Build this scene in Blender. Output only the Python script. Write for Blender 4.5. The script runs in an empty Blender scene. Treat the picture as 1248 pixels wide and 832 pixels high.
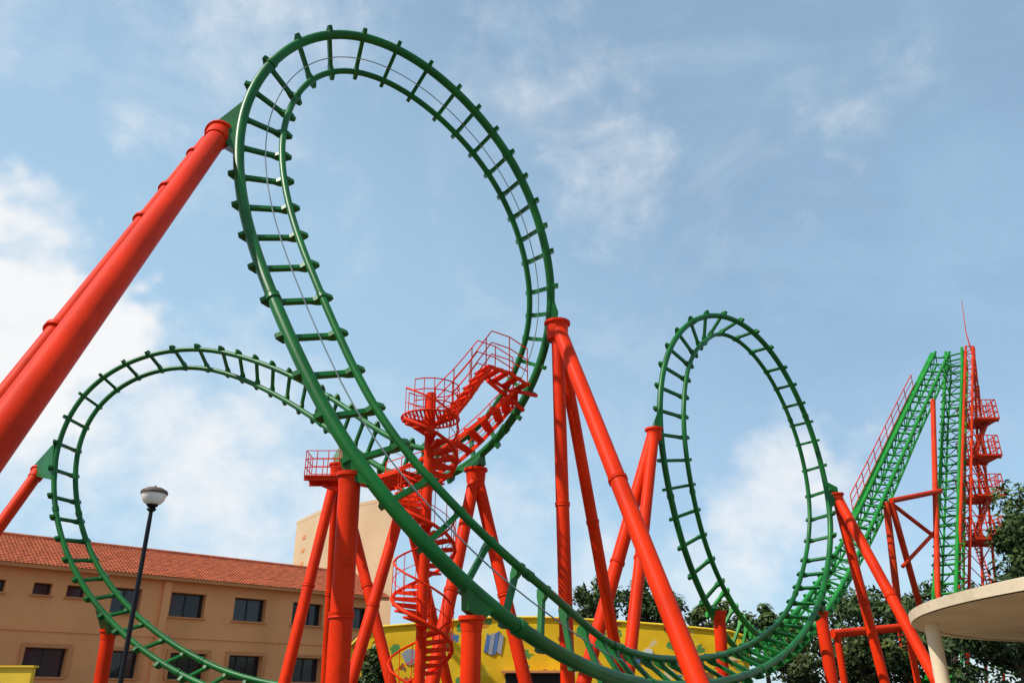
import bpy, bmesh, math, random
from mathutils import Vector, Matrix, noise
random.seed(7)
sc = bpy.context.scene
C = sc.collection
R = math.radians
F = 1000.0
PITCH = R(24)
cp, sp = math.cos(PITCH), math.sin(PITCH)
CAM = Vector((0, 0, 1.7))
Z = Vector((0, 0, 1))

def ray(px, py):
    u = px-624; v = 416-py
    return Vector((u, F*cp-v*sp, F*sp+v*cp))
def at(px, py, Y):
    d = ray(px, py)
    return CAM+d*(Y/d.y)
def atz(px, py, z):
    d = ray(px, py)
    return CAM+d*((z-CAM.z)/d.z)

# ------------------------------------------------------------------ materials
def nodes(name):
    m = bpy.data.materials.new(name); m.use_nodes = True
    nt = m.node_tree
    return m, nt, nt.nodes['Principled BSDF']
def paint(name, col, rough=.4, var=.25, scale=1.2, dirt=None, dirt_amt=.35, bump=.0, metallic=0, spec=.5):
    m, nt, b = nodes(name)
    tc = nt.nodes.new('ShaderNodeNewGeometry')
    n1 = nt.nodes.new('ShaderNodeTexNoise'); n1.inputs['Scale'].default_value = scale; n1.inputs['Detail'].default_value = 4
    nt.links.new(tc.outputs['Position'], n1.inputs['Vector'])
    r = nt.nodes.new('ShaderNodeValToRGB')
    r.color_ramp.elements[0].position = .3; r.color_ramp.elements[1].position = .7
    lo = [max(0, c*(1-var)) for c in col]; hi = [min(1, c*(1+var*.5)) for c in col]
    r.color_ramp.elements[0].color = (*lo, 1); r.color_ramp.elements[1].color = (*hi, 1)
    nt.links.new(n1.outputs['Fac'], r.inputs['Fac'])
    out = r.outputs['Color']
    if dirt:
        n2 = nt.nodes.new('ShaderNodeTexNoise'); n2.inputs['Scale'].default_value = scale*4; n2.inputs['Detail'].default_value = 6
        n2.inputs['Roughness'].default_value = .7
        nt.links.new(tc.outputs['Position'], n2.inputs['Vector'])
        mr = nt.nodes.new('ShaderNodeMapRange'); mr.inputs['From Min'].default_value = .52; mr.inputs['From Max'].default_value = .75
        mr.inputs['To Max'].default_value = dirt_amt
        nt.links.new(n2.outputs['Fac'], mr.inputs['Value'])
        mx = nt.nodes.new('ShaderNodeMix'); mx.data_type = 'RGBA'
        mx.inputs[7].default_value = (*dirt, 1)
        nt.links.new(mr.outputs['Result'], mx.inputs[0]); nt.links.new(out, mx.inputs[6])
        out = mx.outputs[2]
    nt.links.new(out, b.inputs['Base Color'])
    b.inputs['Roughness'].default_value = rough; b.inputs['Metallic'].default_value = metallic
    b.inputs['Specular IOR Level'].default_value = spec
    if bump:
        bp = nt.nodes.new('ShaderNodeBump'); bp.inputs['Strength'].default_value = bump; bp.inputs['Distance'].default_value = .03
        n3 = nt.nodes.new('ShaderNodeTexNoise'); n3.inputs['Scale'].default_value = 14; n3.inputs['Detail'].default_value = 5
        nt.links.new(tc.outputs['Position'], n3.inputs['Vector'])
        nt.links.new(n3.outputs['Fac'], bp.inputs['Height']); nt.links.new(bp.outputs['Normal'], b.inputs['Normal'])
    return m
M = {}
M['green'] = paint('green_paint', (.004, .125, .015), .40, .35, .9, (.012, .026, .008), .55, spec=.30)
M['green2'] = paint('bright_green_paint', (.014, .24, .024), .46, .3, .9, (.03, .06, .03), .4, spec=.22)
M['red'] = paint('red_paint', (.74, .032, .003), .5, .24, .6, (.30, .014, .002), .6, spec=.09)
M['red2'] = paint('faded_red_paint', (.62, .04, .007), .5, .25, 1.1, (.28, .03, .012), .5, spec=.1)
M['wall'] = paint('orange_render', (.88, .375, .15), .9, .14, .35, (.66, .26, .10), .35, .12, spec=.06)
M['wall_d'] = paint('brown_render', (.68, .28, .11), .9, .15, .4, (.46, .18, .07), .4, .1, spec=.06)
M['tile'] = paint('clay_tile', (.52, .14, .065), .85, .3, 2.2, (.28, .085, .045), .5, .1, spec=.12)
M['beige'] = paint('beige_render', (.60, .43, .26), .9, .12, .3, (.44, .30, .18), .35, .1, spec=.12)
M['dark'] = paint('dark_void', (.012, .011, .011), .7, .2)
M['frame'] = paint('dark_frame', (.035, .03, .028), .5, .2)
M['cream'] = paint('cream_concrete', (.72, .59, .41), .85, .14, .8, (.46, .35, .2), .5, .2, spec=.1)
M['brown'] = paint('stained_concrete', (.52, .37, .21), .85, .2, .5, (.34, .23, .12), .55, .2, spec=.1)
M['cap'] = paint('brown_cap', (.10, .07, .05), .6, .2)
M['black'] = paint('black_iron', (.01, .01, .011), .5, .2, spec=.2)
M['white'] = paint('white_paint', (.7, .69, .64), .6, .1)
M['blue'] = paint('blue_paint', (.07, .15, .32), .6, .2)
M['greyp'] = paint('grey_paint', (.3, .31, .33), .6, .2)
M['yellow'] = paint('yellow_board', (.84, .54, .02), .6, .15, 1, (.5, .3, .03), .3)
M['bark'] = paint('bark', (.09, .06, .04), .9, .4, 4, bump=.5)
M['cable'] = paint('steel_cable', (.3, .33, .31), .4, .2, metallic=.6)
M['ground'] = paint('paving_ground', (.10, .09, .075), .9, .25, .3, (.06, .05, .04), .5, .2)
M['bounce_sheet'] = paint('bounce_concrete', (.32, .28, .22), .9, .2, .5, (.2, .17, .13), .5, .2)
M['bowl'] = paint('opal_glass', (.92, .88, .78), .2, .05, 3, spec=.5)
def glass():
    m, nt, b = nodes('window_glass')
    b.inputs['Base Color'].default_value = (.018, .022, .028, 1); b.inputs['Roughness'].default_value = .12
    return m
M['glass'] = glass()
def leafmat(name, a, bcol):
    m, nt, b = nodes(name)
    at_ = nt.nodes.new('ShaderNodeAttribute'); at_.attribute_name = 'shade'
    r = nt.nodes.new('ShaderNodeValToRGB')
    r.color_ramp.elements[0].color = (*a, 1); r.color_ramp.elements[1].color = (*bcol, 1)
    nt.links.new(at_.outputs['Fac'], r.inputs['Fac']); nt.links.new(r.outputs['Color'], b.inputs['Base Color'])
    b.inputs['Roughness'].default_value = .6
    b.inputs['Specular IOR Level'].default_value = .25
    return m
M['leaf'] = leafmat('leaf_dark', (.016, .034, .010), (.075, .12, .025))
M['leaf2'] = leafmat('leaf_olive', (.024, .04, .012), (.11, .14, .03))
def mural():
    m, nt, b = nodes('painted_yellow_wall')
    g = nt.nodes.new('ShaderNodeNewGeometry')
    v = nt.nodes.new('ShaderNodeTexVoronoi'); v.inputs['Scale'].default_value = 1.5
    nt.links.new(g.outputs['Position'], v.inputs['Vector'])
    nz = nt.nodes.new('ShaderNodeTexNoise'); nz.inputs['Scale'].default_value = 5.0; nz.inputs['Detail'].default_value = 3
    nt.links.new(g.outputs['Position'], nz.inputs['Vector'])
    ad = nt.nodes.new('ShaderNodeMath'); ad.operation = 'MULTIPLY_ADD'; ad.inputs[1].default_value = .8
    nt.links.new(nz.outputs['Fac'], ad.inputs[0]); nt.links.new(v.outputs['Distance'], ad.inputs[2])
    th = nt.nodes.new('ShaderNodeMapRange'); th.inputs['From Min'].default_value = .77; th.inputs['From Max'].default_value = .785
    th.inputs['To Min'].default_value = 1; th.inputs['To Max'].default_value = 0
    nt.links.new(ad.outputs[0], th.inputs['Value'])
    sx = nt.nodes.new('ShaderNodeSeparateColor'); nt.links.new(v.outputs['Color'], sx.inputs['Color'])
    cr = nt.nodes.new('ShaderNodeValToRGB'); cr.color_ramp.interpolation = 'CONSTANT'
    el = cr.color_ramp.elements
    el[0].color = (.10, .26, .06, 1); el[1].position = .2; el[1].color = (.52, .10, .04, 1)
    for p, c in ((.34, (.74, .46, .02, 1)), (.52, (.07, .17, .32, 1)), (.62, (.70, .55, .26, 1)), (.74, (.25, .12, .03, 1)), (.84, (.60, .24, .02, 1)), (.93, (.78, .52, .03, 1))):
        e = el.new(p); e.color = c
    nt.links.new(sx.outputs[0], cr.inputs['Fac'])
    n2 = nt.nodes.new('ShaderNodeTexNoise'); n2.inputs['Scale'].default_value = .7; n2.inputs['Detail'].default_value = 6
    nt.links.new(g.outputs['Position'], n2.inputs['Vector'])
    base = nt.nodes.new('ShaderNodeValToRGB')
    base.color_ramp.elements[0].color = (.66, .38, .010, 1); base.color_ramp.elements[1].color = (.90, .57, .014, 1)
    base.color_ramp.elements[0].position = .3; base.color_ramp.elements[1].position = .7
    nt.links.new(n2.outputs['Fac'], base.inputs['Fac'])
    mx = nt.nodes.new('ShaderNodeMix'); mx.data_type = 'RGBA'
    nt.links.new(th.outputs['Result'], mx.inputs[0]); nt.links.new(base.outputs['Color'], mx.inputs[6]); nt.links.new(cr.outputs['Color'], mx.inputs[7])
    nt.links.new(mx.outputs[2], b.inputs['Base Color']); b.inputs['Roughness'].default_value = .7
    b.inputs['Specular IOR Level'].default_value = .2
    return m
M['mural'] = mural()

# ------------------------------------------------------------------ mesh builder
class MB:
    def __init__(s): s.v = []; s.f = []
    def add(s, vs, fs):
        o = len(s.v); s.v += [Vector(v) for v in vs]; s.f += [tuple(i+o for i in f) for f in fs]
    def box(s, c, a, b, d):
        vs = [c+a*i+b*j+d*k for k in (-1, 1) for j in (-1, 1) for i in (-1, 1)]
        s.add(vs, [(0, 2, 3, 1), (4, 5, 7, 6), (0, 1, 5, 4), (2, 6, 7, 3), (0, 4, 6, 2), (1, 3, 7, 5)])
    def bx(s, x0, x1, y0, y1, z0, z1):
        s.box(Vector(((x0+x1)/2, (y0+y1)/2, (z0+z1)/2)), Vector(((x1-x0)/2, 0, 0)), Vector((0, (y1-y0)/2, 0)), Vector((0, 0, (z1-z0)/2)))
    def bar(s, p, q, w, h, up=Z):
        d = q-p; t = d.normalized(); a = t.cross(up)
        if a.length < 1e-4: a = t.cross(Vector((1, 0, 0)))
        a.normalize(); b = a.cross(t)
        s.box((p+q)/2, d/2, a*(w/2), b*(h/2))
    def tube(s, pts, r, n=10, caps=True):
        pts = [Vector(p) for p in pts]; k = len(pts)
        if not hasattr(r, '__len__'): r = [r]*k
        T = [(pts[min(i+1, k-1)]-pts[max(i-1, 0)]).normalized() for i in range(k)]
        a = T[0].cross(Z)
        if a.length < 1e-3: a = T[0].cross(Vector((1, 0, 0)))
        a.normalize(); vs = []
        for i in range(k):
            a = (a-T[i]*a.dot(T[i])).normalized(); b = T[i].cross(a)
            for j in range(n):
                t = 2*math.pi*j/n
                vs.append(pts[i]+(a*math.cos(t)+b*math.sin(t))*r[i])
        fs = [(i*n+j, i*n+(j+1) % n, (i+1)*n+(j+1) % n, (i+1)*n+j) for i in range(k-1) for j in range(n)]
        if caps: fs += [tuple(range(n))[::-1], tuple((k-1)*n+j for j in range(n))]
        s.add(vs, fs)
    def prism(s, out, O, X, Y, D):
        n = len(out)
        vs = [O+X*p[0]+Y*p[1]-D/2 for p in out]+[O+X*p[0]+Y*p[1]+D/2 for p in out]
        s.add(vs, [tuple(range(n))[::-1], tuple(range(n, 2*n))]+[(i, (i+1) % n, n+(i+1) % n, n+i) for i in range(n)])
    def lathe(s, prof, c, n=32):
        k = len(prof); vs = []
        for r, z in prof:
            for j in range(n):
                t = 2*math.pi*j/n; vs.append(c+Vector((r*math.cos(t), r*math.sin(t), z)))
        fs = [(i*n+j, i*n+(j+1) % n, (i+1)*n+(j+1) % n, (i+1)*n+j) for i in range(k-1) for j in range(n)]
        fs += [tuple(range(n))[::-1], tuple((k-1)*n+j for j in range(n))]
        s.add(vs, fs)
WL = {}
def link(o, parent):
    C.objects.link(o)
    if parent: o.parent = parent
def part(name, mb, mat, parent=None, kind=None, label=None, smooth=True, loc=None, fix=True):
    base = WL[parent.name] if parent else (Vector(loc) if loc is not None else Vector((0, 0, 0)))
    me = bpy.data.meshes.new(name)
    me.from_pydata([tuple(v-base) for v in mb.v], [], mb.f); me.update()
    if fix:
        bm = bmesh.new(); bm.from_mesh(me); bmesh.ops.recalc_face_normals(bm, faces=bm.faces); bm.to_mesh(me); bm.free()
    me.materials.append(mat)
    if smooth:
        me.polygons.foreach_set('use_smooth', [True]*len(me.polygons)); me.set_sharp_from_angle(angle=R(35))
    o = bpy.data.objects.new(name, me); link(o, parent)
    if not parent: o.location = base
    WL[o.name] = base.copy()
    if kind: o['kind'] = kind
    if label: o['label'] = label
    return o
def thing(name, label, cat, loc, group=None):
    o = bpy.data.objects.new(name, None); o.empty_display_size = .3
    C.objects.link(o); o.location = loc; WL[o.name] = Vector(loc)
    o['label'] = label; o['category'] = cat
    if group: o['group'] = group
    return o

# ------------------------------------------------------------------ track splines
def solve(ctrl, g):
    A = []; B = []
    for ax, ay, bx_, by_, Y, s in ctrl:
        a = at(ax, ay, Y)
        if isinstance(s, tuple):
            A.append(a); B.append(a+Vector(s).normalized()*g); continue
        d = ray(bx_, by_).normalized(); w = a-CAM
        t = w.dot(d); per = (w-d*t).length
        h = math.sqrt(max(0, g*g-per*per)); h = max(h, .35*g)
        b = CAM+d*(t+s*h); b = a+(b-a).normalized()*g
        A.append(a); B.append(b)
    return A, B
def cat(p, i, t):
    n = len(p)
    p0, p1, p2, p3 = p[max(i-1, 0)], p[i], p[min(i+1, n-1)], p[min(i+2, n-1)]
    return .5*((2*p1)+(p2-p0)*t+(2*p0-5*p1+4*p2-p3)*t*t+(3*p1-p0-3*p2+p3)*t**3)
def spline(ctrl, g, step=.3, sa=30, sl=60):
    A, B = solve(ctrl, g)
    sA = []; sL = []; sk = []
    for i in range(len(A)-1):
        for q in range(24):
            t = q/24; a = cat(A, i, t); b = cat(B, i, t)
            sA.append(a); sL.append((b-a).normalized()); sk.append(i+t)
    sA.append(A[-1]); sL.append((B[-1]-A[-1]).normalized()); sk.append(len(A)-1)
    rA = [sA[0]]; rL = [sL[0]]; rk = [0]; acc = 0
    for i in range(1, len(sA)):
        acc += (sA[i]-sA[i-1]).length
        if acc >= step: rA.append(sA[i]); rL.append(sL[i]); rk.append(sk[i]); acc = 0
    def sm(x, n):
        for _ in range(n):
            y = x[:]
            for i in range(1, len(x)-1): y[i] = (x[i-1]+x[i]*2+x[i+1])*.25
            x = y
        return x
    rA = sm(rA, sa); rL = sm(rL, sl)
    out = []
    for i in range(len(rA)):
        T = (rA[min(i+1, len(rA)-1)]-rA[max(i-1, 0)]).normalized()
        L = (rL[i]-T*rL[i].dot(T)).normalized()
        out.append((rA[i], L, T, T.cross(L), rk[i]))
    return out
def tie_mesh(g, name, th=.14, ov=.0):
    # shallow plate beam: tapered pointed ends outside each rail, straight bar between them
    o = [(-.12, -.06), (-.33-ov, .05), (-.32-ov, .12), (-.10, .29), (.10, .29), (.30, .24), (g-.30, .24), (g-.10, .29), (g+.10, .29), (g+.32+ov, .12), (g+.33+ov, .05), (g+.12, -.06),
         (g-.06, -.02), (g-.22, .11), (.22, .11), (.06, -.02)]
    mb = MB(); mb.prism(o, Vector((0, 0, 0)), Vector((1, 0, 0)), Vector((0, 1, 0)), Vector((0, 0, th)))
    me = bpy.data.meshes.new(name); me.from_pydata([tuple(v) for v in mb.v], [], mb.f)
    bm = bmesh.new(); bm.from_mesh(me); bmesh.ops.recalc_face_normals(bm, faces=bm.faces); bm.to_mesh(me); bm.free()
    return me
def build_track(root, S, g, ra, rb, mat, spacing=1.2, cable=False, tie=None, flanges=True):
    """S: samples of one stretch; two rails, one cross tie every `spacing` metres"""
    n = len(S)
    fr = lambda r, i: r if not hasattr(r, '__len__') else r[0]+(r[1]-r[0])*i/(n-1)
    mb = MB(); mb.tube([s[0] for s in S], [fr(ra, i) for i in range(n)], 14, False); r1 = part('rail', mb, mat, root)
    mb = MB(); mb.tube([s[0]+s[1]*g for s in S], [fr(rb, i) for i in range(n)], 12, False); r2 = part('rail', mb, mat, root)
    if flanges:
        for which, rr, rail in ((0, ra, r1), (1, rb, r2)):
            acc = 5.0
            for i in range(1, n):
                acc += (S[i][0]-S[i-1][0]).length
                if acc > 11:
                    acc = 0; p = S[i][0]+S[i][1]*g*which; r = fr(rr, i); T = S[i][2]
                    mb = MB(); mb.tube([p-T*.1, p-T*.02, p+T*.02, p+T*.1], [r*1.22, r*1.22, r*1.14, r*1.22], 14)
                    part('flange', mb, mat, rail)
    if cable:
        mb = MB(); mb.tube([s[0]+s[1]*g*.62+s[3]*.05 for s in S], .02, 5); part('cable', mb, M['cable'], root)
    base = WL[root.name]
    pick = tie if callable(tie) else None
    gap = spacing if callable(spacing) else (lambda k: spacing)
    tm = None if pick else (tie or tie_mesh(g, 'cross_tie'))
    if tm and not tm.materials: tm.materials.append(mat)
    acc = gap(S[0][4])*.5
    for i in range(1, n):
        acc += (S[i][0]-S[i-1][0]).length
        if acc >= gap(S[i][4]):
            acc = 0; P, L, T, N, k = S[i]
            o = bpy.data.objects.new('cross_tie', pick(k) if pick else tm); link(o, root); WL[o.name] = base
            m = Matrix((L, N, T)).transposed().to_4x4(); m.translation = P-base
            o.matrix_basis = m

G = 1.35
main = [
 # slope down from the lift
 (1157, 429, 1139, 428, 79.5, 1), (1123, 503, 1104, 500, 74.3, 1), (1091, 574, 1069, 571, 69, 1), (1060, 645, 1037, 638, 64, 1),
 (1030, 705, 1008, 693, 59, 1), (1000, 755, 983, 737, 54, 1), (965, 792, 953, 772, 49.5, 1), (930, 808, 935, 787, 45.8, 1), (898, 793, 915, 775, 43, 1),
 # right loop
 (870, 755, 892, 738, 41, 1), (840, 690, 863, 678, 39.5, 1), (820, 620, 846, 612, 38.5, 1), (808, 560, 836, 556, 38, 1), (803, 500, 831, 500, 38, 1),
 (808, 445, 835, 449, 38.7, 1), (825, 405, 848, 415, 39.5, 1), (850, 385, 867, 399, 40.5, 1), (880, 382, 890, 398, 41.6, 1), (915, 400, 912, 417, 43, 1),
 (950, 440, 938, 455, 44.3, 1), (980, 500, 963, 508, 45.3, 1), (1000, 560, 980, 562, 46, 1), (1012, 620, 988, 618, 46, 1), (1012, 670, 987, 665, 45.3, 1),
 (1003, 722, 976, 714, 43.6, 1), (980, 772, 955, 761, 40.5, 1), (938, 811, 922, 797, 36, (-.80, .35, .42)), (880, 831, 875, 817, 30.5, (-.784, .196, .506)),
 (818, 836, 830, 820, 26.5, (-.697, .235, .61)),
 # big near loop
 (752, 828, 785, 803, 23.2, (-.45, .24, .82)), (680, 797, 712, 764, 20.7, (.074, .243, .962)), (600, 744, 638, 705, 19, (.22, .385, .894)), (540, 690, 579, 650, 18.4, (.44, .52, .72)), (480, 620, 520, 586, 18.2, .8),
 (420, 545, 460, 518, 18.4, 1), (375, 460, 418, 437, 18.8, 1), (335, 370, 384, 353, 19.4, 1), (305, 290, 358, 280, 20.2, 1), (291, 225, 346, 222, 20.8, 1),
 (289, 170, 344, 172, 21.2, 1), (300, 118, 349, 130, 21.6, 1), (330, 72, 366, 100, 22, 1), (370, 44, 390, 86, 22.4, 1), (410, 36, 418, 81, 22.8, 1),
 (460, 45, 455, 90, 23.4, 1), (510, 72, 495, 110, 24.1, 1), (560, 113, 540, 145, 24.9, 1), (605, 165, 582, 190, 25.7, 1), (640, 222, 616, 242, 26.4, 1),
 (664, 290, 638, 302, 27, 1), (674, 350, 648, 356, 27.6, 1), (672, 405, 647, 404, 28.1, 1), (655, 460, 631, 450, 28.7, 1), (622, 520, 602, 500, 29.4, 1),
 (580, 562, 568, 538, 30.3, 1), (538, 586, 532, 561, 31.4, .8),
 # low valley, then the far left loop (this rail becomes the inner one)
 (498, 587, 497, 563, 33, .5), (450, 562, 455, 538, 35, 0), (390, 514, 402, 492, 37.6, -.5), (320, 472, 328, 449, 40, -1), (250, 447, 250, 427, 41.5, -1),
 (190, 450, 182, 431, 42, -1), (137, 475, 120, 459, 42, -1), (101, 520, 80, 510, 42, -1), (90, 575, 64, 572, 42, -1), (97, 640, 71, 644, 41.5, -1),
 (123, 700, 100, 712, 41, -1), (168, 753, 150, 770, 40.5, -1), (240, 803, 225, 822, 39.5, -1), (310, 830, 300, 850, 38.5, -1),
 (420, 842, 415, 862, 37.5, -1), (560, 846, 560, 866, 37.5, -1), (700, 850, 700, 866, 38.5, -1)]
S = spline(main, G)
def seg(k0, k1):
    ids = [i for i, s in enumerate(S) if k0 <= s[4] <= k1]
    return S[ids[0]:ids[-1]+2]
K_HILL, K_R, K_BIG = 9.0, 28.5, 56.5
sHill, sR, sBig, sLeft = seg(0, K_HILL), seg(K_HILL, K_R), seg(K_R, K_BIG), seg(K_BIG, 999)
def near(seg_, p, which=0):
    return min(seg_, key=lambda s: ((s[0]+s[1]*G*which)-p).length)
def base_of(s):
    c = sum((x[0] for x in s), Vector())/len(s); return (c.x, c.y, 0)
tie = tie_mesh(G, 'cross_tie'); tie.materials.append(M['green'])
tie_low = tie_mesh(G, 'cross_tie', .13, -.17); tie_low.materials.append(M['green'])
big = thing('coaster_loop', 'huge dark green roller coaster loop nearest the viewer, tallest of the three loops', 'roller coaster loop', base_of(sBig))
build_track(big, sBig, G, (.18, .15), (.1, .12), M['green'], lambda k: 1.15 if k < 33 else (1.3 if k < 42 else 1.0), True, lambda k: tie_low if k < 33.5 else tie)
rlp = thing('coaster_loop', 'narrow upright green roller coaster loop on the right, before the lift slopes', 'roller coaster loop', base_of(sR))
build_track(rlp, sR, G, .15, .12, M['green'], 1.1, False, tie)
llp = thing('coaster_loop', 'green roller coaster loop on the far left, before the orange tile-roofed building', 'roller coaster loop', base_of(sLeft))
build_track(llp, sLeft, G, .13, .13, M['green'], 1.1, False, tie)
hill = thing('lift_slope', 'bright green lattice lift slope with a red handrail, leaning to the right', 'lift slope', base_of(sHill))
build_track(hill, sHill, G, .15, .15, M['green2'], 1.1, False, None, False)
def truss(root, S, g, depth, mat, k=4):
    la = MB()
    for w in (0, 1):
        ch = MB(); ch.tube([s[0]+s[1]*g*w+s[3]*depth for s in S], .1, 8)
        part('lower_chord', ch, mat, root)
    for i in range(0, len(S)-k, k):
        a, b = S[i], S[i+k]
        P = lambda s, w, d: s[0]+s[1]*g*w+s[3]*d
        for w in (0, 1):
            la.tube([P(a, w, 0), P(a, w, depth)], .05, 6)
            f = (i//k) % 2
            la.tube([P(a, w, depth*f), P(b, w, depth*(1-f))], .05, 6)
        la.tube([P(a, 0, depth), P(a, 1, depth)], .05, 6)
        la.tube([P(a, 0, depth), P(b, 1, depth)], .05, 6); la.tube([P(a, 1, depth), P(b, 0, depth)], .05, 6)
    part('lattice', la, mat, root)
truss(hill, sHill[:-26], G, 1.5, M['green2'], 5)
def slope_rail(root, S, lat, mat, step=5):
    mb = MB(); tp = []; md = []; ft = []
    for i in range(0, len(S), step):
        s = S[i]; p = s[0]+s[1]*lat+s[3]*.1
        mb.tube([p, p+Z*1.25], .04, 6); tp.append(p+Z*1.25); md.append(p+Z*.65); ft.append(p)
    mb.tube(tp, .05, 6); mb.tube(md, .035, 6); mb.tube(ft, .05, 6)
    part('handrail', mb, mat, root)
sTop = [s for s in sHill if s[4] < 2.9]
slope_rail(hill, sTop[14:], G+.5, M['red2'])
wk = sTop[::3]; mb = MB(); vs = []
for s in wk:
    for a in (.14, .48):
        for b in (.06, .12): vs.append(s[0]+s[1]*(G+a)+s[3]*b)
fs = []
for i in range(len(wk)-1):
    o = i*4
    for a, b in ((0, 1), (1, 3), (3, 2), (2, 0)): fs.append((o+a, o+b, o+4+b, o+4+a))
mb.add(vs, fs); part('walkway', mb, M['green2'], hill)

G2 = 1.6
h2 = [(1172, 424, 1155, 424, 80.4, 1), (1173, 440, 1154, 440, 79, 1), (1171, 500, 1150, 500, 76, 1), (1169, 580, 1146, 580, 72.5, 1), (1167, 650, 1142, 650, 69, 1), (1165, 720, 1138, 720, 65.5, 1), (1163, 790, 1134, 790, 62, 1), (1160, 830, 1129, 830, 58, 1)]
S2 = spline(h2, G2)
hill2 = thing('lift_slope', 'steep green lattice lift slope facing the viewer beside the red lift tower', 'lift slope', base_of(S2))
build_track(hill2, S2, G2, .16, .16, M['green2'], 1.0, False, None, False)
truss(hill2, S2, G2, 1.6, M['green2'], 5)

# ------------------------------------------------------------------ supports
def to_ground(p, q):
    d = q-p
    return p+d*(p.z/(-d.z))
def leg(root, p, q, r, mat='red', ks=(.46,), fr=1.13):
    e = to_ground(p, q); mb = MB(); mb.tube([p, p+(e-p)*.5, e], r, 20); o = part('leg', mb, M[mat], root)
    t = (e-p).normalized(); L = (e-p).length
    for k in ks:
        mb = MB(); c = p+t*L*k; mb.tube([c-t*.06, c-t*.012, c+t*.012, c+t*.06], [r*fr, r*fr, r*(fr-.05), r*fr], 20)
        part('flange', mb, M[mat], o)
    mb = MB(); mb.lathe([(r*2, -.05), (r*2, .06), (r*1.3, .12)], Vector((e.x, e.y, 0)), 16); part('base_plate', mb, M[mat], root)
def cap(root, p, r, h=.5, d=None):
    mb = MB(); d = d or Z; mb.tube([p-d*h, p-d*.07, p-d*.06, p+d*.03], [r*.9, r, r*1.18, r*1.18], 20); part('head', mb, M['red'], root)
def bracket(track, seg_, p, w0=.95, w1=.42, which=0, mat='green'):
    s = near(seg_, p, which); q = s[0]+s[1]*G*which
    ax = (q-p); t = s[2]
    n = ax.cross(t)
    if n.length < 1e-3: n = s[1]
    n.normalize()
    mb = MB(); vs = []
    for c, w, th in ((p, w1, w1*.8), (q, w0, .14)):
        for i, j in ((-1, -1), (1, -1), (1, 1), (-1, 1)): vs.append(c+t*i*w+n*j*th)
    mb.add(vs, [(0, 1, 2, 3), (4, 7, 6, 5), (0, 4, 5, 1), (1, 5, 6, 2), (2, 6, 7, 3), (3, 7, 4, 0)])
    part('bracket', mb, M[mat], track, smooth=False)
def support(label, top, legs, cap_r=.35, cap_h=.5, track=None, seg_=None, which=0, w0=.9, cap_d=None, ks=(.46,)):
    p = at(*top)
    t = thing('track_support', label, 'support', (p.x, p.y, 0))
    cap(t, p, cap_r, cap_h, cap_d)
    for px, py, Y, r in legs: leg(t, p-(cap_d or Z)*.1, at(px, py, Y), r, ks=ks)
    if track: bracket(track, seg_, p+Z*.03, w0, cap_r*.85, which)
    return t
d1 = (at(268, 164, 21.3)-at(0, 530, 12.3)).normalized()
st = support('very thick red leaning support tube running from the nearest loop past the left edge', (268, 164, 21.3), [(0, 530, 12.3, .315)], .40, .6, big, sBig, 0, 1.2, d1, ks=())
p2, q2 = at(252, 172, 21.8), at(0, 489, 15.2)
leg(st, p2, q2, .2, ks=(.055, .17, .26, .5), fr=1.35)
support('red support of three spread legs under the right flank of the nearest loop', (679, 394, 28), [(692, 830, 27.6, .23), (752, 800, 32.5, .22), (850, 830, 21.5, .27)], .42, .7, big, sBig, 0, 1.0)
support('thick single red column with a flanged top, left of the spiral stair', (427, 578, 18.5), [(411, 830, 18.5, .25)], .27, .35, big, sBig, 0, .6)
support('red three-legged support left of the thick column, below the small railed platform', (412, 566, 36), [(347, 830, 34, .23), (397, 830, 38, .22), (476, 830, 34, .22)], .34, .5, llp, sLeft, 0, .6)
support('slim red pair of legs behind the spiral stair under the lowest high track', (493, 602, 32.6), [(428, 830, 30.5, .22), (545, 830, 34, .2)], .34, .5, llp, sLeft, 0, .6)
support('red A shaped pair of legs just right of the spiral stair', (580, 572, 30.4), [(530, 815, 28, .23), (640, 830, 29.5, .23)], .38, .5, big, sBig, 0, .6)
support('short stout red post under the lowest near track, by the yellow wall', (575, 752, 18.9), [(573, 830, 18.9, .22)], .25, .3, big, sBig, 0, .45, ks=())
support('red pair of leaning legs on the left flank of the right loop', (797, 523, 38), [(720, 800, 36, .3), (766, 815, 34, .26)], .38, .6, rlp, sR, 0, 1.0)
support('red pair of splayed legs on the right flank of the right loop', (1019, 602, 46.1), [(1078, 830, 46, .26), (1142, 830, 41, .28)], .36, .5, rlp, sR, 0, .8)
support('short red post under the lower left of the right loop', (876, 745, 41), [(882, 830, 41, .28)], .32, .4, rlp, sR, 0, .45, ks=())
support('short red post under the lower right of the right loop', (1000, 746, 43.4), [(1014, 830, 43.2, .3)], .34, .4, rlp, sR, 0, .45, ks=())
support('short red post at the bottom of the left loop, beside the street lamp', (133, 768, 40.6), [(123, 830, 40.6, .31)], .36, .4, llp, sLeft, 1, .5, ks=())
support('red leaning tube from the left edge of the photo to the left loop', (48, 574, 42.2), [(0, 640, 40.5, .3)], .38, .5, llp, sLeft, 1, 1.0, (at(48, 574, 42.2)-at(0, 640, 40.5)).normalized())

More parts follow.
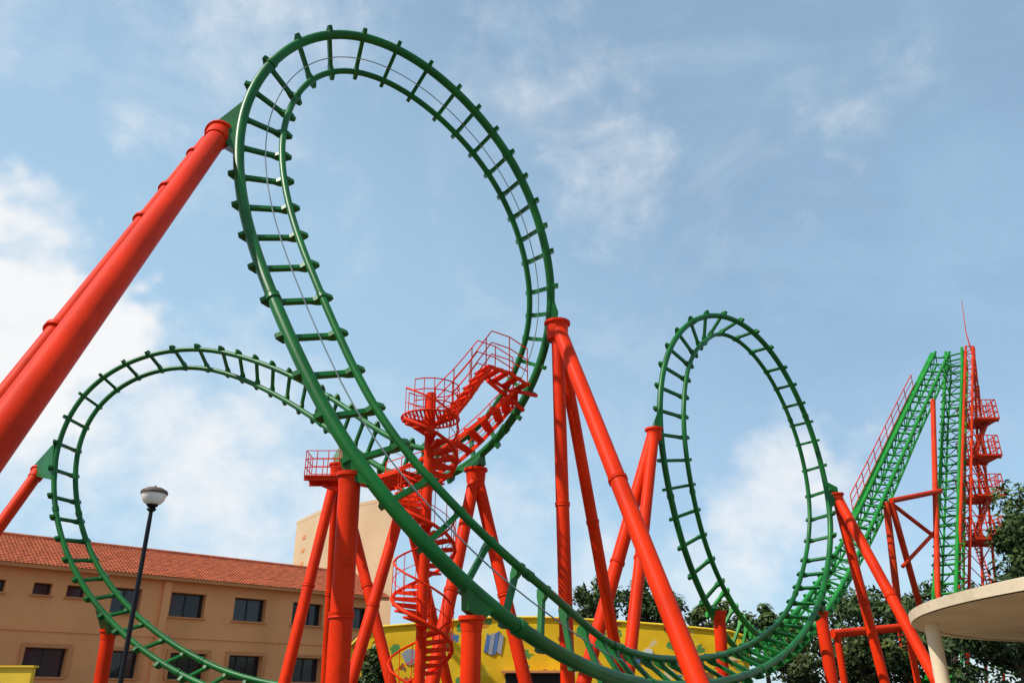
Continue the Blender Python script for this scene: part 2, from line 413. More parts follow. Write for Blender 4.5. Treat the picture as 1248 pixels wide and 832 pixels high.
# lift slope supports
lt = thing('lift_support', 'red braced columns and cross tubes under the two green lift slopes', 'support', tuple(at(1110, 800, 68).xy)+(0,))
def pipe(root, name, p, q, r, mat='red2'):
    mb = MB(); mb.tube([p, q], r, 12); part(name, mb, M[mat], root)
pa = at(1137, 488, 74.5); pm = at(1140, 606, 70)
mb = MB(); mb.tube([pa, pm, to_ground(pa, pm)], .23, 12); part('column', mb, M['red2'], lt)
pb = at(1080, 612, 66.5)
pipe(lt, 'column', pb, to_ground(pb, at(1102, 800, 66.5)), .27)
pipe(lt, 'column', at(1086, 612, 66.5), to_ground(at(1086, 612, 66.5), at(1130, 770, 68)), .25)
pipe(lt, 'cross_tube', at(1086, 610, 66.5), at(1146, 598, 70.5), .22)
pipe(lt, 'cross_tube', at(1090, 616, 66.5), at(1142, 656, 69), .17)
pipe(lt, 'cross_tube', at(1142, 645, 69), at(1100, 690, 66.5), .15)
lp = thing('horizontal_pipe', 'thick horizontal red pipe low behind the right loop', 'pipe', tuple(at(1060, 768, 50).xy)+(0,))
pipe(lp, 'tube', at(1014, 772, 50), at(1112, 763, 54), .24, 'red')
for px, py, Y in ((1020, 772, 50.2), (1106, 764, 53.8)):
    p = at(px, py, Y); mb = MB(); mb.tube([p-Z*.1, Vector((p.x, p.y, 0))], .2, 12); part('post', mb, M['red'], lp)

# ------------------------------------------------------------------ lift tower
tw = thing('lift_tower', 'red lattice lift tower with stacked railed platforms and a thin mast', 'tower', tuple(at(1185, 700, 70).xy)+(0,))
T0, T1 = at(1177, 422, 79.3), at(1168, 720, 66.5)
U0, U1 = at(1186, 422, 79.3), at(1181, 720, 67.5)
V0, V1 = at(1187, 424, 81), at(1198, 720, 72)
X0, X1 = at(1192, 470, 81), at(1214, 720, 76)
def lerp(a, b, t): return a+(b-a)*t
for a, b in ((T0, T1), (U0, U1), (V0, V1), (X0, X1)):
    mb = MB(); mb.tube([a, to_ground(a, b)], .13, 8); part('upright', mb, M['red2'], tw)
mb = MB(); n = 30
for i in range(n):
    t, t2 = i/n*1.2, (i+1)/n*1.2
    mb.tube([lerp(T0, T1, t), lerp(U0, U1, t)], .055, 6)
    if i % 2: mb.tube([lerp(T0, T1, t), lerp(U0, U1, t2)], .05, 6)
    else: mb.tube([lerp(U0, U1, t), lerp(T0, T1, t2)], .05, 6)
    mb.tube([lerp(U0, U1, t), lerp(V0, V1, t2)], .045, 6)
    if i % 4 == 0:
        mb.tube([lerp(V0, V1, t), lerp(X0, X1, t)], .07, 6); mb.tube([lerp(V0, V1, t+.1), lerp(X0, X1, t)], .06, 6)
part('lattice', mb, M['red2'], tw)
def platform(root, c, wx, wy, mat, h=1.1, nb=3, rr=.026, deck=.06):
    mb = MB(); mb.bx(c.x-wx, c.x+wx, c.y-wy, c.y+wy, c.z-deck, c.z)
    for i in (-1, 1):
        mb.bx(c.x-wx, c.x+wx, c.y+i*wy*.8-.05, c.y+i*wy*.8+.05, c.z-deck-.16, c.z-deck+.001)
    o = part('platform', mb, M[mat], root)
    mb = MB(); cs = [(-1, -1), (1, -1), (1, 1), (-1, 1)]
    for i in range(4):
        a = Vector((c.x+cs[i][0]*wx*.97, c.y+cs[i][1]*wy*.97, c.z)); b = Vector((c.x+cs[(i+1) % 4][0]*wx*.97, c.y+cs[(i+1) % 4][1]*wy*.97, c.z))
        for k in range(nb): p = lerp(a, b, k/nb); mb.tube([p, p+Z*h], rr, 6)
        for f in (1, .66, .33): mb.tube([a+Z*h*f, b+Z*h*f], rr, 6)
    part('railing', mb, M[mat], o)
    return o
plats = ((1194, 514, 77), (1195, 558, 75.3), (1197, 606, 73.3), (1199, 658, 71.3))
for k, (px, py, Y) in enumerate(plats):
    o = platform(tw, at(px, py, Y), 1.15+.1*k, 1.5, 'red2', 1.8, 5, .048, .2)
for (a, b) in (((1203, 512, 77.2), (1186, 556, 75.3)), ((1186, 556, 75.5), (1205, 604, 73.3)), ((1205, 604, 73.5), (1188, 656, 71.3)), ((1188, 656, 71.4), (1207, 715, 69))):
    A_, B_ = at(*a), at(*b); mb = MB()
    for o in (-.35, .35): mb.bar(A_+Vector((0, o, 0)), B_+Vector((0, o, 0)), .06, .28)
    for k in range(14): p = lerp(A_, B_, k/14); mb.bx(p.x-.13, p.x+.13, p.y-.36, p.y+.36, p.z-.025, p.z+.025)
    part('stair', mb, M['red2'], tw)
mb = MB(); m0 = at(1184, 428, 80); mb.tube([m0-Z*1.5, m0, m0+Vector((-.1, 0, 2.2)), at(1172, 366, 80)], [.09, .08, .05, .025], 8)
part('mast', mb, M['red2'], tw)

# ------------------------------------------------------------------ spiral stair and service stair
sb = at(519, 640, 25.8); SX, SY = sb.x, sb.y
ztop = at(522, 514, 25.8).z
sst = thing('spiral_staircase', 'bright red spiral staircase winding round a central pole at the foot of the nearest loop', 'staircase', (SX, SY, 0))
ctr = Vector((SX, SY, 0))
mb = MB(); mb.tube([ctr, ctr+Z*(ztop+1.0)], .16, 16); part('pole', mb, M['red'], sst)
NT = 50; rise = ztop/NT; per = 14
rs = .92
hp = []; lo = []; rail = MB()
for i in range(NT):
    a0 = -2*math.pi*i/per+.6; a1 = a0-2*math.pi/per*1.05; z = (i+1)*rise
    pa = lambda a, r, zz: Vector((SX+math.cos(a)*r, SY+math.sin(a)*r, zz))
    mb = MB()
    top = [pa(a0, .15, z), pa(a0, rs, z), pa((a0+a1)/2, rs*1.01, z), pa(a1, rs, z), pa(a1, .15, z)]
    bot = [v-Z*(.16 if j in (0, 4) else .06) for j, v in enumerate(top)]
    mb.add(top+bot, [(0, 1, 2, 3, 4), (9, 8, 7, 6, 5)]+[(k, (k+1) % 5, 5+(k+1) % 5, 5+k) for k in range(5)])
    part('tread', mb, M['red'], sst, smooth=False)
    p = pa(a0, rs*1.02, z)
    rail.tube([p-Z*.1, p+Z*1.0], .013, 5, False)
    hp.append(p+Z*1.0); lo.append(p-Z*.06)
rail.tube(hp, .034, 8); rail.tube([p-Z*.5 for p in hp], .014, 6); rail.tube(lo, .06, 8)
part('railing', rail, M['red'], sst)
lz_ = ztop+.1
mb = MB(); LR = .95
ringp = [Vector((SX+math.cos(R(a))*LR, SY+math.sin(R(a))*LR, lz_)) for a in range(0, 361, 15)]
mb.tube(ringp, .035, 6)
for k in range(-7, 8):
    x = k*.125; hy = math.sqrt(max(0, LR*LR-x*x))
    mb.bx(SX+x-.03, SX+x+.03, SY-hy, SY+hy, lz_-.02, lz_+.01)
pl = part('landing', mb, M['red'], sst)
mb = MB(); ring = []
for j in range(14):
    a = R(150)+R(270)*j/13*-1; p = Vector((SX+math.cos(a)*.93, SY+math.sin(a)*.93, lz_)); ring.append(p); mb.tube([p, p+Z*1.1], .016, 6)
for f in (1.1, .73, .36): mb.tube([p+Z*f for p in ring], .02, 6)
part('railing', mb, M['red'], pl)

def stair(root, pts, w, mat, rail_sides=(-1, 1), step=.33, rh=1.1, mid=2, dep=.10, thk=.015, sh=.15):
    d = []
    for i in range(len(pts)-1):
        n = max(2, int((pts[i+1]-pts[i]).length/step))
        for k in range(n): d.append(lerp(pts[i], pts[i+1], k/n))
    d.append(pts[-1])
    lat = []
    for i in range(len(d)):
        t = d[min(i+1, len(d)-1)]-d[max(i-1, 0)]; t.z = 0; t.normalize(); lat.append(Vector((t.y, -t.x, 0)))
    for _ in range(4): lat = [lat[0]]+[((lat[i-1]+lat[i]*2+lat[i+1])).normalized() for i in range(1, len(lat)-1)]+[lat[-1]]
    for i in range(len(d)):
        f = Z.cross(lat[i]); mb = MB(); mb.box(d[i], lat[i]*w/2, f*dep, Z*thk); part('tread', mb, M[mat], root, smooth=False)
    for s in (-1, 1):
        q = [d[i]+lat[i]*s*w/2 for i in range(len(d))]
        mb = MB()
        for i in range(len(q)-1): mb.bar(q[i]-Z*.06, q[i+1]-Z*.06, .05, sh)
        part('stringer', mb, M[mat], root)
        if s in rail_sides:
            mb = MB()
            for i in list(range(0, len(q), 3))+[len(q)-1]: mb.tube([q[i], q[i]+Z*rh], .022, 6)
            for k in range(mid+1): mb.tube([p+Z*rh*(k+1)/(mid+1) for p in q], .022, 6)
            part('railing', mb, M[mat], root)
ws = thing('service_stair', 'red open-tread service stair rising right from the spiral landing up to the loop', 'staircase', (at(600, 480, 27.3).x, 27.3, 0))
stair(ws, [at(540, 513, 26.2), at(562, 488, 26.7), at(590, 451, 27.2), at(612, 458, 27.6), at(634, 472, 28.0)], 1.0, 'red', mid=2, rh=1.35, dep=.13, thk=.03, sh=.12)
mb = MB(); mb.bar(at(632, 474, 28)-Z*.1, at(654, 482, 28.9), .1, .12); part('arm', mb, M['red'], ws)
mb = MB(); mb.bar(at(594, 460, 27.2)-Z*.1, at(638, 500, 29), .1, .12); part('arm', mb, M['red'], ws)
ws2 = thing('service_stair', 'red curved service stair dropping leftwards behind the spiral stair and near track', 'staircase', (at(500, 560, 29.5).x, 29.5, 0))
stair(ws2, [at(626, 484, 28.5), at(606, 505, 28.5), at(578, 530, 28.6), at(545, 556, 29), at(500, 578, 29.8), at(450, 592, 31.5)], 1.5, 'red', step=.45, rail_sides=(1,), dep=.16, thk=.04, sh=.14)
mb = MB(); mb.bar(at(545, 560, 28.8), Vector((SX, SY, at(545, 564, 28.8).z)), .12, .16); part('arm', mb, M['red'], ws2)
pf = thing('railed_platform', 'small red railed platform at the top of the three-legged support', 'platform', (at(395, 580, 33).x, 33, 0))
platform(pf, at(395, 583, 34), .72, .6, 'red', 1.05, 3, .02, .04)
p = at(395, 585, 34); mb = MB(); mb.bar(p-Z*.2, at(412, 598, 35.8), .12, .16); part('arm', mb, M['red'], pf)

# ------------------------------------------------------------------ orange building
EZ = 9.0
P0 = atz(0, 687, EZ); P1 = atz(462, 729.7, EZ)
fu = (P1-P0); fu.z = 0; FL = fu.length; fu.normalize(); fn = Vector((fu.y, -fu.x, 0))
U_L = -16.0; U_R = FL
O0 = Vector((P0.x, P0.y, 0))
def W(u, z, off=0): return O0+fu*u+fn*off+Z*z
def hit(px, py):
    d = ray(px, py); t = (O0-CAM).dot(fn)/d.dot(fn); p = CAM+d*t
    return (p-O0).dot(fu), p.z
bl = thing('building', 'long orange rendered building with a terracotta tiled roof and dark recessed windows', 'building', tuple(W((U_L+U_R)/2, 0, -5)))
rects = []
def row(lst, z0, z1):
    for x0, x1, y in lst:
        rects.append((hit(x0, y)[0], hit(x1, y)[0], z0, z1))
row([(-8, 7, 710), (41, 64, 714), (82, 105, 717)], 7.55, 8.2)
row([(136, 172, 730), (207, 250, 737), (285, 324, 743), (356, 393, 749), (420, 448, 753)], 6.85, 8.3)
r2 = [(-60, -15, 800), (27, 80, 805), (134, 168, 809), (205, 250, 812), (277, 318, 815), (356, 390, 818), (420, 448, 820)]
row(r2, 3.25, 4.75)
row([(27, 80, 805), (134, 168, 809), (205, 250, 812), (277, 318, 815), (356, 390, 818)], .9, 2.3)
us = sorted({U_L, U_R, *[r[0] for r in rects], *[r[1] for r in rects]}); zs = sorted({0, EZ, *[r[2] for r in rects], *[r[3] for r in rects]})
mb = MB()
for i in range(len(us)-1):
    for j in range(len(zs)-1):
        uc, zc = (us[i]+us[i+1])/2, (zs[j]+zs[j+1])/2
        if any(r[0] < uc < r[1] and r[2] < zc < r[3] for r in rects): continue
        mb.add([W(us[i], zs[j]), W(us[i+1], zs[j]), W(us[i+1], zs[j+1]), W(us[i], zs[j+1])], [(0, 1, 2, 3)])
DP = .6
for u0, u1, z0, z1 in rects:
    f = [W(u0, z0), W(u1, z0), W(u1, z1), W(u0, z1)]; g = [W(u0, z0, -DP), W(u1, z0, -DP), W(u1, z1, -DP), W(u0, z1, -DP)]
    mb.add(f+g, [(k, (k+1) % 4, 4+(k+1) % 4, 4+k) for k in range(4)])
BD = 10.0
mb.add([W(U_L, 0), W(U_L, 0, -BD), W(U_L, EZ, -BD), W(U_L, EZ), W(U_R, 0), W(U_R, 0, -BD), W(U_R, EZ, -BD), W(U_R, EZ)],
       [(0, 1, 2, 3), (4, 7, 6, 5), (1, 5, 6, 2), (3, 2, 6, 7)])
part('wall', mb, M['wall'], bl, smooth=False, fix=False)
for wi, (u0, u1, z0, z1) in enumerate(rects):
    mb = MB(); t = .07; d0, d1 = -DP+.02, -DP+.1
    nm = max(1, round((u1-u0)/.9))
    def fb(a, b, c, d, e0=None, e1=None):
        e0 = d0 if e0 is None else e0; e1 = d1 if e1 is None else e1
        mb.box((W(a, c, e0)+W(b, d, e1))/2, fu*(b-a)/2, fn*(e1-e0)/2, Z*(d-c)/2)
    fb(u0, u1, z0, z0+t); fb(u0, u1, z1-t, z1); fb(u0, u0+t, z0+t, z1-t); fb(u1-t, u1, z0+t, z1-t)
    for k in range(1, nm): x = u0+(u1-u0)*k/nm; fb(x-t/2, x+t/2, z0+t, z1-t)
    wn = part('window', mb, M['frame'], bl, smooth=False)
    tl = .012*((wi*7) % 5-2)      # panes hang slightly out of true, so reflections differ
    mb = MB(); mb.add([W(u0, z0, -DP+.01), W(u1, z0, -DP+.012+abs(tl)*.3), W(u1, z1, -DP+.012+abs(tl)), W(u0, z1, -DP+.01)], [(0, 1, 2, 3)])
    part('pane', mb, M['glass'], wn, smooth=False)
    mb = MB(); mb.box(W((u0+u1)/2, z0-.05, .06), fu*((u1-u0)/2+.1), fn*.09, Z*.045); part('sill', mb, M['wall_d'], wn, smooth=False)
    if z0 < 5:
        mb = MB(); s_ = .22
        fb(u0-s_, u0-.004, z0, z1+s_, .003, .10); fb(u1+.004, u1+s_, z0, z1+s_, .003, .10); fb(u0-.003, u1+.003, z1+.004, z1+s_, .003, .09)
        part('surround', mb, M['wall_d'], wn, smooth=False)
def fbox(name, u0, u1, z0, z1, o0, o1, mat):
    mb = MB(); mb.box((W(u0, z0, o0)+W(u1, z1, o1))/2, fu*(u1-u0)/2, fn*(o1-o0)/2, Z*(z1-z0)/2); part(name, mb, mat, bl, smooth=False)
u = hit(196, 760)[0]; fbox('pilaster', u-.22, u+.22, 0, EZ-.12, .003, .25, M['wall'])
fbox('ledge', U_L, U_R+.05, 5.6, 5.74, .003, .07, M['wall'])
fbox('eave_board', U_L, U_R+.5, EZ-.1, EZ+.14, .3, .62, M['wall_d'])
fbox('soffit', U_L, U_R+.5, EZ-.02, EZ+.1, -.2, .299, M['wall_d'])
# tiled roof, corrugated
rz = 11.35; back = 4.6
mb = MB(); pitch = .22; ns = 5; nu = int((U_R-U_L+.6)/pitch*ns); nr = 18; vs = []
def roofz(k): return lerp(Vector((.72, EZ+.06, 0)), Vector((-back, rz, 0)), k)
for r in range(nr):
    for lip in (0, 1):
        k = (r+lip)/nr; q = roofz(k)
        for i in range(nu+1):
            u = U_L+i*pitch/ns; hgt = .034*abs(math.sin(math.pi*u/pitch))+(.05 if lip == 0 else 0.0)+.012*noise.noise(Vector((u*1.7, r*3.1, 0)))
            vs.append(W(u, q.y+hgt, q.x))
fs = []
n1 = nu+1
for r in range(2*nr-1):
    for i in range(nu): fs.append((r*n1+i, r*n1+i+1, (r+1)*n1+i+1, (r+1)*n1+i))
mb.add(vs, fs)
mb.add([W(U_L, rz, -back), W(U_R+.5, rz, -back), W(U_R+.5, EZ, -BD-.6), W(U_L, EZ, -BD-.6)], [(0, 1, 2, 3)])
rf = part('roof', mb, M['tile'], bl, smooth=False, fix=False)
mb = MB(); mb.tube([W(U_L, rz+.04, -back), W(U_R+.5, rz+.04, -back)], .15, 10); part('ridge', mb, M['tile'], rf)
mb = MB(); mb.add([W(U_R-.01, EZ, 0), W(U_R-.01, rz-.1, -back), W(U_R-.01, EZ, -BD)], [(0, 1, 2)]); part('gable', mb, M['wall'], bl, smooth=False)

# beige block behind
bt = thing('tower_block', 'plain beige tower block with small slots rising behind the tiled roof', 'building', tuple(at(430, 700, 78).xy)+(0,))
c0 = at(391, 625, 74); zt = c0.z; rgt = at(484, 609, 68.5); lft = at(362, 637, 79)
dr = Vector((rgt.x-c0.x, rgt.y-c0.y, 0)); dl = Vector((lft.x-c0.x, lft.y-c0.y, 0)); b0 = Vector((c0.x, c0.y, 0))
mb = MB(); q = [b0, b0+dr, b0+dr+dl, b0+dl]
mb.add(q+[v+Z*zt for v in q], [(0, 1, 5, 4), (1, 2, 6, 5), (2, 3, 7, 6), (3, 0, 4, 7), (4, 5, 6, 7)]); part('wall', mb, M['beige'], bt, smooth=False)
mb = MB(); cc = b0+dr/2+dl/2+Z*(zt+.15); mb.box(cc, dr*.505, dl*.51, Z*.148); part('parapet', mb, M['beige'], bt, smooth=False)
nl = Vector((dl.y, -dl.x, 0)).normalized()
if nl.dot(CAM-c0) < 0: nl = -nl
for k in range(4):
    mb = MB(); mb.box(b0+dl*.6+Z*(zt-1.6-k*1.2)+nl*.02, dl*.06, nl*.018, Z*.17); part('slot', mb, M['wall_d'], bt, smooth=False)

# ------------------------------------------------------------------ painted yellow wall
YW = 44.0
outl = [(420, 800), (428, 786), (442, 772), (468, 763), (530, 758), (600, 752), (660, 752), (740, 756), (820, 762), (890, 769), (908, 775), (912, 800)]
pts = [at(x, y, YW) for x, y in outl]
yw = thing('painted_wall', 'long yellow wall with colourful painted patches behind the loops', 'wall', (pts[6].x, YW, 0))
poly = [(p.x, p.z) for p in pts]; poly = [(poly[0][0], 0)]+poly+[(poly[-1][0], 0)]
mb = MB(); mb.prism(poly, Vector((0, YW+.3, 0)), Vector((1, 0, 0)), Z, Vector((0, .6, 0))); part('panel', mb, M['mural'], yw, smooth=False)
mb = MB(); mb.tube([p+Vector((0, -.04, 0)) for p in pts], .07, 8); part('coping', mb, M['yellow'], yw)
a = at(616, 820, YW); b = at(684, 820, YW)
mb = MB(); mb.bx(a.x, b.x, YW-.05, YW-.003, 0, a.z); part('doorway', mb, M['dark'], yw, smooth=False)
mb = MB(); mb.bx(a.x-.2, b.x+.2, YW-.9, YW-.051, a.z, a.z+.1); part('awning', mb, M['wall_d'], yw, smooth=False)
c = at(604, 782, YW)
for k in range(4):
    mb = MB(); x = c.x-.5+k*.22
    mb.prism([(0, -.45-.1*(k % 3)), (.2, -.5-.1*(k % 2)), (.36, .3+.12*(k % 3)), (.16, .42)], Vector((x-.1, YW-.03, c.z)), Vector((1, 0, 0)), Z, Vector((0, .05, 0)))
    part('painted_stripe', mb, M['blue' if k % 2 == 0 else 'greyp'], yw, smooth=False)
for px, py, mt, r in ((775, 800, 'blue', .36), (790, 795, 'white', .22), (655, 772, 'greyp', .25), (500, 800, 'greyp', .4)):
    c = at(px, py, YW); mb = MB()
    mb.prism([(r*math.cos(t*.7)*(1+.25*math.sin(t*2.1)), r*math.sin(t*.7)) for t in range(9)], Vector((c.x, YW-.025, c.z)), Vector((1, 0, 0)), Z, Vector((0, .04, 0)))
    part('painted_patch', mb, M[mt], yw, smooth=False)

# yellow sign lower left
sg = thing('sign_board', 'yellow board on posts at the bottom left corner', 'sign', tuple(at(10, 830, 14).xy)+(0,))
p = at(-25, 813, 14); q = at(42, 813, 14)
mb = MB(); mb.bx(p.x, q.x, 13.95, 14.05, p.z-.75, p.z); bd = part('board', mb, M['yellow'], sg, smooth=False)
for x in (p.x+.12, q.x-.12):
    mb = MB(); mb.tube([Vector((x, 14.1, 0)), Vector((x, 14.1, p.z-.05))], .04, 10); part('post', mb, M['black'], sg)
mb = MB(); mb.bx(p.x-.03, q.x+.03, 13.92, 14.08, p.z+.002, p.z+.03); part('trim', mb, M['yellow'], sg, smooth=False)

# ------------------------------------------------------------------ street lamp
lb = at(185, 618, 15.5); lx, ly, lz = lb.x, lb.y, lb.z
lm = thing('street_lamp', 'black street lamp post with a pale bowl shaped lantern, in front of the left loop', 'street lamp', (lx, ly, 0))
c = Vector((lx, ly, 0))
mb = MB(); mb.lathe([(.16, 0), (.16, .1), (.08, .16), (.06, .9), (.048, 1.0), (.04, lz-.3), (.034, lz)], c, 18); part('post', mb, M['black'], lm)
mb = MB(); mb.lathe([(.045, -.08), (.09, -.04), (.06, 0), (.10, .03), (.11, .05)], c+Z*lz, 20); part('collar', mb, M['black'], lm)
mb = MB(); mb.lathe([(.10, .052), (.15, .08), (.19, .13), (.22, .20), (.228, .25)], c+Z*lz, 40); part('lamp_bowl', mb, M['bowl'], lm)
mb = MB(); mb.lathe([(.245, .252), (.248, .29), (.23, .32), (.15, .365), (.05, .385), (.02, .39), (.015, .42)], c+Z*lz, 40); part('lamp_cap', mb, M['cap'], lm)

# ------------------------------------------------------------------ concrete canopy
cz = 3.25; cc = Vector((16.9, 13.95, 0)); CR = 9.5
cn = thing('canopy', 'round cream concrete canopy on slim columns at the lower right edge', 'canopy', tuple(cc))
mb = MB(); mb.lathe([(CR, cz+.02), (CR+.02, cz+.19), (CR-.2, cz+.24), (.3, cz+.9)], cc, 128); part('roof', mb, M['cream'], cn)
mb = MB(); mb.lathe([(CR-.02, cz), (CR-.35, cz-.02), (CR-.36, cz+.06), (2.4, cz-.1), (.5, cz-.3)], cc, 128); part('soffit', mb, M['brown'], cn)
bcol = at(1141, 790, 17.6); a0 = math.atan2(bcol.y-cc.y, bcol.x-cc.x); rr = (bcol-cc).xy.length
for k in range(6):
    a_ = a0+R(60)*k; p = cc+Vector((math.cos(a_)*rr, math.sin(a_)*rr, 0))
    mb = MB(); mb.tube([p, p+Z*(cz+.02)], .14, 18); part('column', mb, M['cream'], cn)

# ------------------------------------------------------------------ trees
def tree(label, c, rx, rz, nleaf, mat='leaf', lsize=.3, group=None, name='tree', seed=0):
    rnd = random.Random(seed)
    c = Vector(c)
    t = thing(name, label, 'tree' if name == 'tree' else 'shrub', (c.x, c.y, 0), group)
    mb = MB(); h = c.z
    mb.tube([Vector((c.x, c.y, 0)), Vector((c.x+rnd.uniform(-.2, .2), c.y, h*.35)), Vector((c.x+rnd.uniform(-.3, .3), c.y, h*.7)), c+Z*rz*.3], [.05*h*.7+.05, .035*h*.7+.04, .03*h*.6, .05], 9)
    cl = []
    for k in range(26):
        while True:
            d = Vector((rnd.uniform(-1, 1), rnd.uniform(-1, 1), rnd.uniform(-1, 1)))
            if .15 < d.length < 1: break
        d = d.normalized()*(.35+.6*rnd.random())
        q = c+Vector((d.x*rx, d.y*rx, d.z*rz)); cl.append((q, rnd.uniform(.2, .42)))
    for q, r in cl[:11]:
        s0 = Vector((c.x, c.y, h*.55+rnd.uniform(0, .3)*h)); m_ = lerp(s0, q, .5)+Vector((0, 0, -.2)); mb.tube([s0, m_, q], [.09, .06, .02], 6)
    part('trunk', mb, M['bark'], t)
    lf = MB(); sh = []
    for i in range(nleaf):
        q, r = cl[i % len(cl)]
        d = Vector((rnd.gauss(0, 1), rnd.gauss(0, 1), rnd.gauss(0, 1))).normalized()*(rnd.random()**.45)
        p = q+Vector((d.x*rx, d.y*rx, d.z*rz))*r
        n = (d+Vector((rnd.gauss(0, .6), rnd.gauss(0, .6), rnd.gauss(0, .6)+.4))).normalized()
        a = n.orthogonal().normalized(); a.rotate(Matrix.Rotation(rnd.random()*6.28, 3, n)); b = n.cross(a)
        s = lsize*rnd.uniform(.6, 1.25)
        lf.add([p-a*s, p+b*s*.42, p+a*s, p-b*s*.42], [(0, 1, 2, 3)])
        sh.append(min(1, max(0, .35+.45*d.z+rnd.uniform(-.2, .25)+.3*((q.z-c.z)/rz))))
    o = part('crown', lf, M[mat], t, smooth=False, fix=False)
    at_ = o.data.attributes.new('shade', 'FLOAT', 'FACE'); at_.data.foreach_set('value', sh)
    return t
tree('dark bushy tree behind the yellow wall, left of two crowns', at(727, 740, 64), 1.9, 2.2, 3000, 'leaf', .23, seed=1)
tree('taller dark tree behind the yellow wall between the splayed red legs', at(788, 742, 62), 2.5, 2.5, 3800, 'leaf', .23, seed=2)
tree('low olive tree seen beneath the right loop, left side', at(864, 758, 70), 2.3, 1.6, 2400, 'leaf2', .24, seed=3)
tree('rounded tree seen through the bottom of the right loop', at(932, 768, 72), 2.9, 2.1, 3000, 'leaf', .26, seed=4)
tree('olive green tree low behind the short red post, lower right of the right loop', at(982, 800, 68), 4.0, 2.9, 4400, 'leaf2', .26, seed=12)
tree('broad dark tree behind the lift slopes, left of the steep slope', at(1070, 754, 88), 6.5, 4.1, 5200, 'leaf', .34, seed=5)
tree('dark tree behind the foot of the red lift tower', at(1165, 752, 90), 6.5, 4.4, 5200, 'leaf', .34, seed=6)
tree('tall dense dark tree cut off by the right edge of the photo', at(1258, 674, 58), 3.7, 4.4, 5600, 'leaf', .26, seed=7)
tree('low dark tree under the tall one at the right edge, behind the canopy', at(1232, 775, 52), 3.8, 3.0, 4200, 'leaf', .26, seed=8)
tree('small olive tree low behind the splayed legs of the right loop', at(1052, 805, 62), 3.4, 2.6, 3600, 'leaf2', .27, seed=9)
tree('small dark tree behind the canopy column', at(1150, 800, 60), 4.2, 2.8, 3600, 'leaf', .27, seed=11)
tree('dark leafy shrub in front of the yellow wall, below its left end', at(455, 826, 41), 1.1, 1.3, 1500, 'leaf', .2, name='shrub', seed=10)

# ------------------------------------------------------------------ ground
def sheet(name, x0, x1, y0, y1, z, mat):
    mb = MB(); mb.add([Vector((x0, y0, z)), Vector((x1, y0, z)), Vector((x1, y1, z)), Vector((x0, y1, z))], [(0, 1, 2, 3)])
    return part(name, mb, mat, None, 'structure', smooth=False, fix=False)
sheet('ground', -1500, 1500, -600, 2500, 0, M['ground'])
sheet('bounce_sheet', 3.5, 32, 2, 27, .004, M['bounce_sheet'])  # unseen pale sheet, added to bounce light up onto the canopy soffit

# ------------------------------------------------------------------ light, sky, camera
sun_v = Vector((-.74, -.36, .98)).normalized()
sun = bpy.data.lights.new('sun', 'SUN'); sun.energy = 5.0; sun.angle = R(.53); sun.color = (1, .94, .85)
so = bpy.data.objects.new('sun', sun); C.objects.link(so); so.rotation_euler = sun_v.to_track_quat('Z', 'Y').to_euler(); so.location = sun_v*60
w = bpy.data.worlds.new('World'); sc.world = w; w.use_nodes = True
nt = w.node_tree; nt.nodes.clear(); N_ = nt.nodes.new; Lk = nt.links.new
out = N_('ShaderNodeOutputWorld')
sky = N_('ShaderNodeTexSky'); sky.sky_type = 'NISHITA'; sky.sun_disc = False
sky.sun_elevation = math.asin(sun_v.z); sky.sun_rotation = math.atan2(sun_v.x, sun_v.y); sky.air_density = 1.0; sky.dust_density = .4; sky.ozone_density = 1.5
tc = N_('ShaderNodeTexCoord')
bg1 = N_('ShaderNodeBackground'); bg1.inputs['Strength'].default_value = .14; Lk(sky.outputs['Color'], bg1.inputs['Color'])
def mth(op, a, b=None, c=None):
    n = N_('ShaderNodeMath'); n.operation = op
    for i, x in enumerate((a, b, c)):
        if x is None: continue
        if isinstance(x, (int, float)): n.inputs[i].default_value = x
        else: Lk(x, n.inputs[i])
    return n.outputs[0]
def mapr(x, a, b, c=0, d=1):
    n = N_('ShaderNodeMapRange'); n.interpolation_type = 'SMOOTHSTEP'
    Lk(x, n.inputs['Value']); n.inputs['From Min'].default_value = a; n.inputs['From Max'].default_value = b; n.inputs['To Min'].default_value = c; n.inputs['To Max'].default_value = d
    return n.outputs['Result']
def vm(op, a, b):
    n = N_('ShaderNodeVectorMath'); n.operation = op
    for i, x in enumerate((a, b)):
        if isinstance(x, (tuple, Vector)): n.inputs[i].default_value = x
        else: Lk(x, n.inputs[i])
    return n
def fbm(scale, detail, rough, dist=0, stretch=(1, 1, 1), col=False):
    mp = N_('ShaderNodeMapping'); mp.inputs['Scale'].default_value = stretch; Lk(tc.outputs['Generated'], mp.inputs['Vector'])
    n = N_('ShaderNodeTexNoise'); n.inputs['Scale'].default_value = scale; n.inputs['Detail'].default_value = detail; n.inputs['Roughness'].default_value = rough; n.inputs['Distortion'].default_value = dist
    Lk(mp.outputs['Vector'], n.inputs['Vector']); return n.outputs['Color' if col else 'Fac']
wn_ = vm('SUBTRACT', fbm(4.5, 4, .6, 0, (1, 1, 1.3), True), (.5, .5, .5)).outputs[0]
ws_ = vm('MULTIPLY', wn_, (.34, .34, .30)).outputs[0]
warp = vm('NORMALIZE', vm('ADD', tc.outputs['Generated'], ws_).outputs[0], (0, 0, 0)).outputs[0]
def dotw(v): return vm('DOT_PRODUCT', warp, v).outputs['Value']
def dot(v): return vm('DOT_PRODUCT', tc.outputs['Generated'], v).outputs['Value']
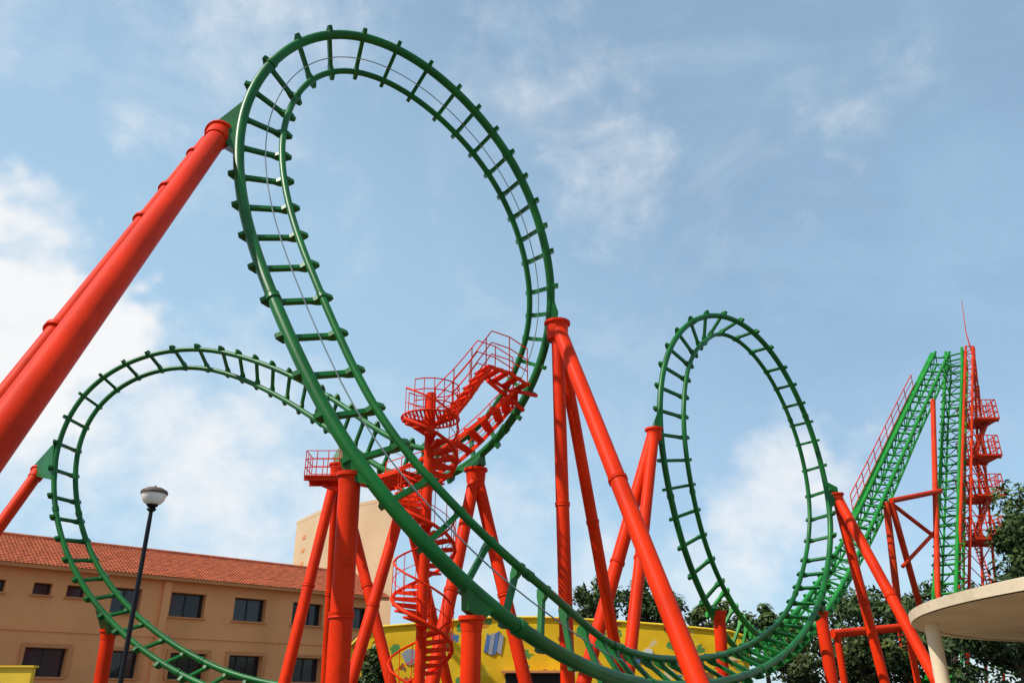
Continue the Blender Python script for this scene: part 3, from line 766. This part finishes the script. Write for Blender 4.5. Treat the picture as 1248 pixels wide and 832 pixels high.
blobs = [(5, 375, 200, 1.0), (110, 410, 120, .55), (180, 590, 160, .38), (370, 660, 160, .42), (0, 600, 150, .40), (290, 20, 190, .34), (650, 40, 150, .26), (715, 215, 130, .30), (640, 660, 160, .42),
         (950, 590, 130, .40), (1010, 110, 180, .10), (850, 720, 140, .42), (60, 10, 130, .28), (240, 500, 150, .34), (1000, 680, 220, .24), (-250, 420, 350, .7)]
tot = None
for px, py, r, wgt in blobs:
    d = ray(px, py).normalized(); d2 = ray(px+r, py).normalized(); ca = d.dot(d2)
    x = mapr(dotw(d), ca, 1.0, 0, wgt); tot = x if tot is None else mth('ADD', tot, x)
tot = mth('MINIMUM', tot, 1.0)
n1 = fbm(6, 7, .6, .3, (1, 1, 1.5)); n2 = fbm(16, 5, .62, .3)
ns_ = mth('ADD', mth('MULTIPLY', n1, .7), mth('MULTIPLY', n2, .3))
m = mth('ADD', mth('MULTIPLY', tot, .50), mth('MULTIPLY', ns_, .9))
mask = mapr(m, .48, .93)
wsp = mapr(fbm(2.6, 7, .64, 1.2, (1.2, 1, 1.7)), .48, .80, 0, .22)         # thin high veil
mask = mth('SUBTRACT', 1.0, mth('MULTIPLY', mth('SUBTRACT', 1.0, mask), mth('SUBTRACT', 1.0, wsp)))
hz = mapr(dot(Vector((-.52, .82, -.22)).normalized()), -.1, .95, 0, .85)   # pale haze low and to the left
wisp = mapr(fbm(3.2, 6, .58, .8, (1, 1, 2.2)), .40, .78, .46, .62)
soft = mth('MAXIMUM', hz, wisp)
mxs = N_('ShaderNodeMixShader'); mxc = N_('ShaderNodeMixShader')
bgs = N_('ShaderNodeBackground'); bgs.inputs['Strength'].default_value = .95; bgs.inputs['Color'].default_value = (.48, .73, .94, 1)
bg2 = N_('ShaderNodeBackground'); bg2.inputs['Strength'].default_value = .97; bg2.inputs['Color'].default_value = (.96, .97, .98, 1)
Lk(soft, mxs.inputs[0]); Lk(bg1.outputs[0], mxs.inputs[1]); Lk(bgs.outputs[0], mxs.inputs[2])
Lk(mask, mxc.inputs[0]); Lk(mxs.outputs[0], mxc.inputs[1]); Lk(bg2.outputs[0], mxc.inputs[2]); Lk(mxc.outputs[0], out.inputs['Surface'])

cd = bpy.data.cameras.new('camera'); co = bpy.data.objects.new('camera', cd); C.objects.link(co)
co.location = CAM; co.rotation_euler = (R(90)+PITCH, 0, 0)
cd.sensor_width = 36; cd.lens = 36*F/1248; cd.clip_end = 5000; cd.clip_start = .1
sc.camera = co
sc.view_settings.view_transform = 'Standard'; sc.view_settings.look = 'None'; sc.view_settings.exposure = 0; sc.view_settings.gamma = 1
